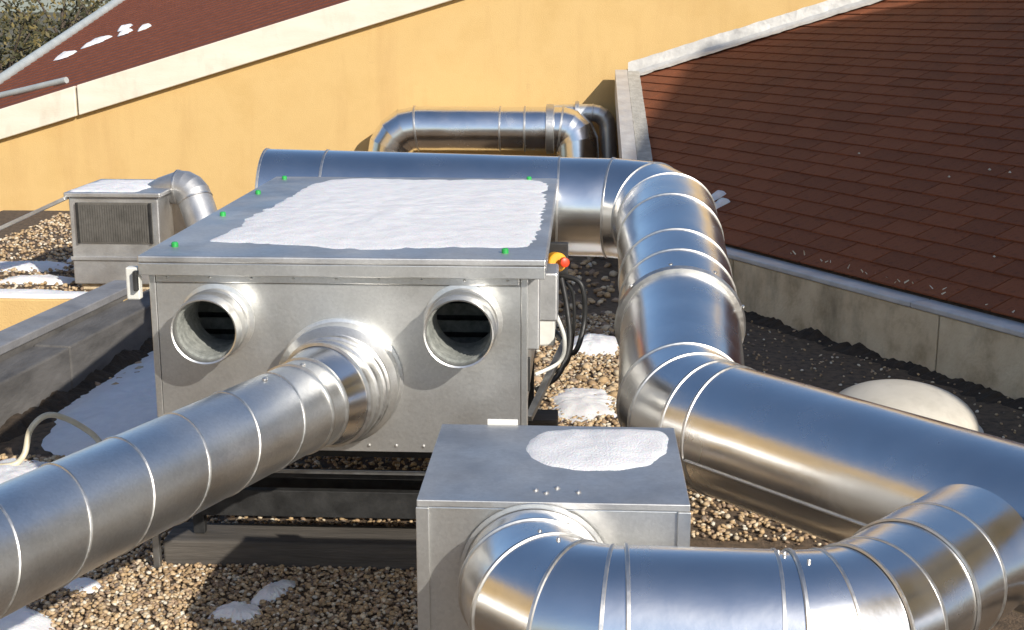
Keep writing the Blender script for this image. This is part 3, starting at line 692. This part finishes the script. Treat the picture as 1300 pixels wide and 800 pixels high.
# ------------------------------------------------------------------ rear duct against the yellow wall
rd = thing('rear_duct', (-1.2, 16.4, -.45), 'smaller silver duct with bends at both ends running along the yellow wall', 'duct')
RY = 16.86
P = [(-2.44, RY, -.3)] + arc((-2.44, RY, .478), (0, 0, 1), (1, 0, 0), .36, 4)
P += [(-1.03, RY, .838), (-.72, RY, .838), (-.43, RY, .838)] + arc((-.27, RY, .838), (1, 0, 0), (.15, -.25, -1), .20, 3) + [(.0, RY - .2, -.3)]
nseg = len(P) - 1
duct(rd, P, [.272 + .004 * (i % 2) for i in range(nseg)], (['duct_section'] + ['gore'] * 4 + ['duct_section', 'sleeve', 'sleeve', 'sleeve'] + ['gore'] * 3 + ['duct_section'])[:nseg], 'alu', 56, beads=(5, 6, 7, 9), bead_h=.010, bead_w=.014)
lathe('junction_collar', [(0, .27), (.01, .31), (.10, .31), (.11, .27)], (-.46, RY, .838), (1, 0, 0), 'bead', rd, 48)
r2 = thing('wall_pipe', (.2, 17.0, .6), 'thinner grey pipe end curving from the rear duct towards the verge trim', 'pipe')
P = [(-.35, 17.0, 1.02), (.02, 17.0, 1.03)] + arc((.12, 17.0, 1.03), (1, 0, 0), (.2, 0, -1), .2, 4) + [(.36, 17.0, -.2)]
duct(r2, P, [.11] * 7, ['pipe_section'] * 2 + ['bend'] * 4 + ['pipe_section'], 'galv', 32, beads=(2,))
lathe('clamp', [(0, .11), (.005, .15), (.05, .15), (.055, .11)], (-.1, 17.0, 1.028), (1, 0, 0), 'bead', r2, 32)

# ------------------------------------------------------------------ rooflight dome in the trench
dm = thing('rooflight', (1.80, 7.3, 0), 'pale weathered rooflight dome behind the big main duct', 'rooflight')
box('kerb', (1.36, 6.88, 0), (2.24, 7.72, .06), 'concrete', dm, .01)
prof = [(.06, .45), (.075, .45), (.08, .43)] + [(.08 + .23 * math.sin(R(a)), .425 * math.cos(R(a)) ** .9) for a in range(0, 90, 8)] + [(.311, .002)]
lathe('dome', prof, (1.80, 7.3, 0), (0, 0, 1), 'dome', dm, 64, 60)

# ------------------------------------------------------------------ snow on the deck
patch('snow_patch', [(-3.15, 7.5), (-3.12, 8.3), (-3.02, 9.2), (-2.3, 9.2), (-1.95, 8.4), (-1.95, 7.0), (-2.25, 6.6), (-2.6, 6.55), (-2.95, 6.8)], 0, .05, 'broad snow field between the dark kerb and the large unit', seed=11, rings=18, nn=140, rag=.07)
patch('snow_patch', [(-3.22, 6.0), (-3.2, 6.4), (-3.05, 6.72), (-2.72, 6.62), (-2.68, 6.4), (-2.85, 6.1)], 0, .04, 'small sunlit snow patch around the hose loop', seed=12)
patch('snow_patch', [(-2.5, 4.95), (-2.3, 4.98), (-2.08, 4.82), (-1.98, 4.66), (-2.2, 4.5), (-2.6, 4.55)], 0, .05, 'snow patch under the spiral duct at the gravel edge', seed=13)
patch('snow_patch', [(-2.2, 5.14), (-2.1, 5.2), (-2.0, 5.14), (-1.98, 5.07), (-2.1, 5.04)], .010, .020, 'tiny crust of snow on the lit gravel', seed=14, rings=6, nn=40, rag=.2)
patch('snow_patch', [(-1.47, 4.86), (-1.42, 4.97), (-1.33, 4.97), (-1.26, 4.93), (-1.27, 4.86), (-1.35, 4.80)], .010, .030, 'lump of snow on the gravel at the edge of the shadow', seed=15, rings=8, nn=64, rag=.28)
patch('snow_patch', [(-1.33, 4.98), (-1.31, 5.10), (-1.27, 5.2), (-1.18, 5.2), (-1.2, 5.1), (-1.25, 4.98)], .010, .026, 'narrow snow streak in the shadowed gravel next to the lump', seed=16, rings=8, nn=64, rag=.28)
patch('snow_patch', [(-.12, 9.0), (-.1, 9.42), (.2, 9.5), (.3, 9.4), (.26, 9.0)], 0, .07, 'bright snow heap beyond the cables of the unit', seed=17)
patch('snow_patch', [(-.2, 7.95), (-.1, 8.2), (.05, 8.28), (.22, 8.05), (.24, 7.6), (.05, 7.42), (-.14, 7.5)], 0, .04, 'greyish shaded snow beneath the forward duct run', seed=18, rag=.15)
for i, (x, y, sx, sy) in enumerate([(-5.1, 11.9, .5, .2), (-4.75, 11.3, .38, .14), (-5.05, 10.75, .35, .18), (-4.6, 12.3, .3, .15), (-4.7, 10.4, .3, .14), (-5.6, 11.2, .4, .25)]):
    patch('snow_patch', [(x - sx, y - sy), (x + sx * .8, y - sy), (x + sx, y + sy * .5), (x, y + sy), (x - sx, y + sy * .6)], 0, .05, 'ragged snow patch on the deck left of the fan box', 'snow', 'snow patches beside the fan box', seed=60 + i, rings=6, nn=48, rag=.2)

# ------------------------------------------------------------------ loose gravel on the deck
rng = np.random.default_rng(3)
bm = bmesh.new(); bmesh.ops.create_icosphere(bm, subdivisions=1, radius=1)
iv = np.array([v.co[:] for v in bm.verts]); ifc = np.array([[v.index for v in f.verts] for f in bm.faces]); bm.free()
def field(x0, x1, y0, y1, n, s0, s1, lift=.0):
    x = rng.uniform(x0, x1, n); y = rng.uniform(y0, y1, n); s = rng.uniform(s0, s1, n) ; z = rng.uniform(0, .012, n) + lift
    return np.stack([x, y, z, s], 1)
A = np.concatenate([field(-2.9, .35, 4.3, 5.75, 19000, .007, .0135), field(-2.6, 1.6, 5.75, 7.2, 7000, .008, .016), field(-.3, 1.1, 7.0, 10.2, 8000, .008, .019),
                    field(.3, 1.5, 3.7, 5.6, 8000, .007, .015), field(.9, 3.6, 5.2, 10.4, 1500, .005, .013), field(-3.2, -2.3, 5.4, 6.7, 1500, .011, .02),
                    field(-6, -3.6, 10, 15, 4500, .010, .024), field(-3.4, .3, 8, 15, 1800, .02, .04)])
n = len(A)
sc = np.stack([A[:, 3] * rng.uniform(.8, 1.4, n), A[:, 3] * rng.uniform(.7, 1.1, n), A[:, 3] * rng.uniform(.45, .8, n)], 1)
ang = rng.uniform(0, 6.283, n); tl = rng.uniform(-.6, .6, n)
V = iv[None] * (1 + rng.uniform(-.16, .16, (n, len(iv), 1))) * sc[:, None]
x_ = V[..., 0]; z_ = V[..., 2]; V[..., 0], V[..., 2] = x_ * np.cos(tl)[:, None] - z_ * np.sin(tl)[:, None], x_ * np.sin(tl)[:, None] + z_ * np.cos(tl)[:, None]
x_ = V[..., 0].copy(); y_ = V[..., 1].copy(); V[..., 0] = x_ * np.cos(ang)[:, None] - y_ * np.sin(ang)[:, None]; V[..., 1] = x_ * np.sin(ang)[:, None] + y_ * np.cos(ang)[:, None]
V += np.stack([A[:, 0], A[:, 1], A[:, 2] + sc[:, 2] * .5], 1)[:, None]
V = V.reshape(-1, 3); Fc = (ifc[None] + (np.arange(n) * len(iv))[:, None, None]).reshape(-1, 3)
me = bpy.data.meshes.new('gravel'); me.vertices.add(len(V)); me.vertices.foreach_set('co', V.ravel())
me.loops.add(Fc.size); me.loops.foreach_set('vertex_index', Fc.ravel()); me.polygons.add(len(Fc)); me.polygons.foreach_set('loop_start', np.arange(0, Fc.size, 3))
me.polygons.foreach_set('use_smooth', np.ones(len(Fc), bool)); me.update()
pal = np.array([(.50, .35, .19), (.58, .43, .26), (.40, .27, .15), (.66, .55, .39), (.30, .21, .14), (.72, .66, .54), (.22, .17, .13), (.46, .33, .22)])
cc = pal[rng.choice(len(pal), n, p=[.2, .2, .16, .14, .1, .07, .05, .08])] * rng.uniform(.75, 1.15, (n, 1))
ca = me.color_attributes.new('col', 'FLOAT_COLOR', 'POINT'); ca.data.foreach_set('color', np.repeat(np.concatenate([cc, np.ones((n, 1))], 1), len(iv), 0).ravel().astype(np.float32))
me.materials.append(M['pebble']); go = bpy.data.objects.new('gravel', me); COL.objects.link(go)
tag(go, 'loose tan and brown gravel spread over the roof deck', 'gravel', kind='stuff')

# ------------------------------------------------------------------ dry trees beyond the far roof
def tree(x, y, h, rad, nl, label, seed):
    rs = random.Random(seed); t = thing('dry_tree', (x, y, -5), label, 'tree', 'trees beyond the far roof')
    base = Vector((x, y, -5)); top = base + Vector((rs.uniform(-.4, .4), rs.uniform(-.4, .4), h * .8))
    tr = [base.lerp(top, k / 8) + Vector((rs.uniform(-.1, .1), rs.uniform(-.1, .1), 0)) for k in range(9)]
    trunk = tube('trunk', tr, [.2 * (1 - .8 * k / 8) for k in range(9)], 'bark', t, 10)
    tips = []
    for k in range(26):
        s = tr[rs.randint(2, 7)]; a = rs.uniform(0, 6.283); e = s + Vector((math.cos(a) * rad * rs.uniform(.4, 1), math.sin(a) * rad * rs.uniform(.4, 1), rs.uniform(.3, 1.8)))
        mid = s.lerp(e, .5) + Vector((0, 0, rs.uniform(-.1, .3))); tube('limb', [s, mid, e], [.05, .03, .01], 'bark', trunk, 6); tips += [mid.lerp(e, q) for q in (0, .3, .6, 1)]
    lv = []; lf = []; cl = []
    for k in range(nl):
        c = rs.choice(tips) + Vector((rs.gauss(0, .32), rs.gauss(0, .32), rs.gauss(0, .28))); s = rs.uniform(.04, .10)
        d = Vector((rs.gauss(0, 1), rs.gauss(0, 1), rs.gauss(0, 1))).normalized(); q = d.orthogonal().normalized(); b = len(lv)
        lv += [c - d * s, c + q * s * .5, c + d * s, c - q * s * .5]; lf.append([b, b + 1, b + 2, b + 3])
        v = rs.choice([(1, 1, 1), (1.5, 1.35, 1.2), (.6, .65, .6), (2.4, 2.0, 1.6), (.4, .45, .4)]); cl += [v + (1,)] * 4
    cr = mk('crown', lv, lf, 'leaf', t); ca = cr.data.color_attributes.new('col', 'FLOAT_COLOR', 'POINT'); ca.data.foreach_set('color', [c for v in cl for c in v])
for i, (x, y, h, r) in enumerate([(-13.2, 31, 8.0, 1.7), (-15.2, 33, 7.6, 1.8), (-11.8, 34.5, 8.2, 1.7), (-14.6, 37, 9, 2.0), (-12.4, 40, 9, 2.0), (-17.3, 36, 8.4, 2), (-16.4, 42, 9.4, 2.2)]):
    tree(x, y, h, r, 2600, 'dry olive-brown leafy tree beyond the pipe of the far brown roof', 100 + i)
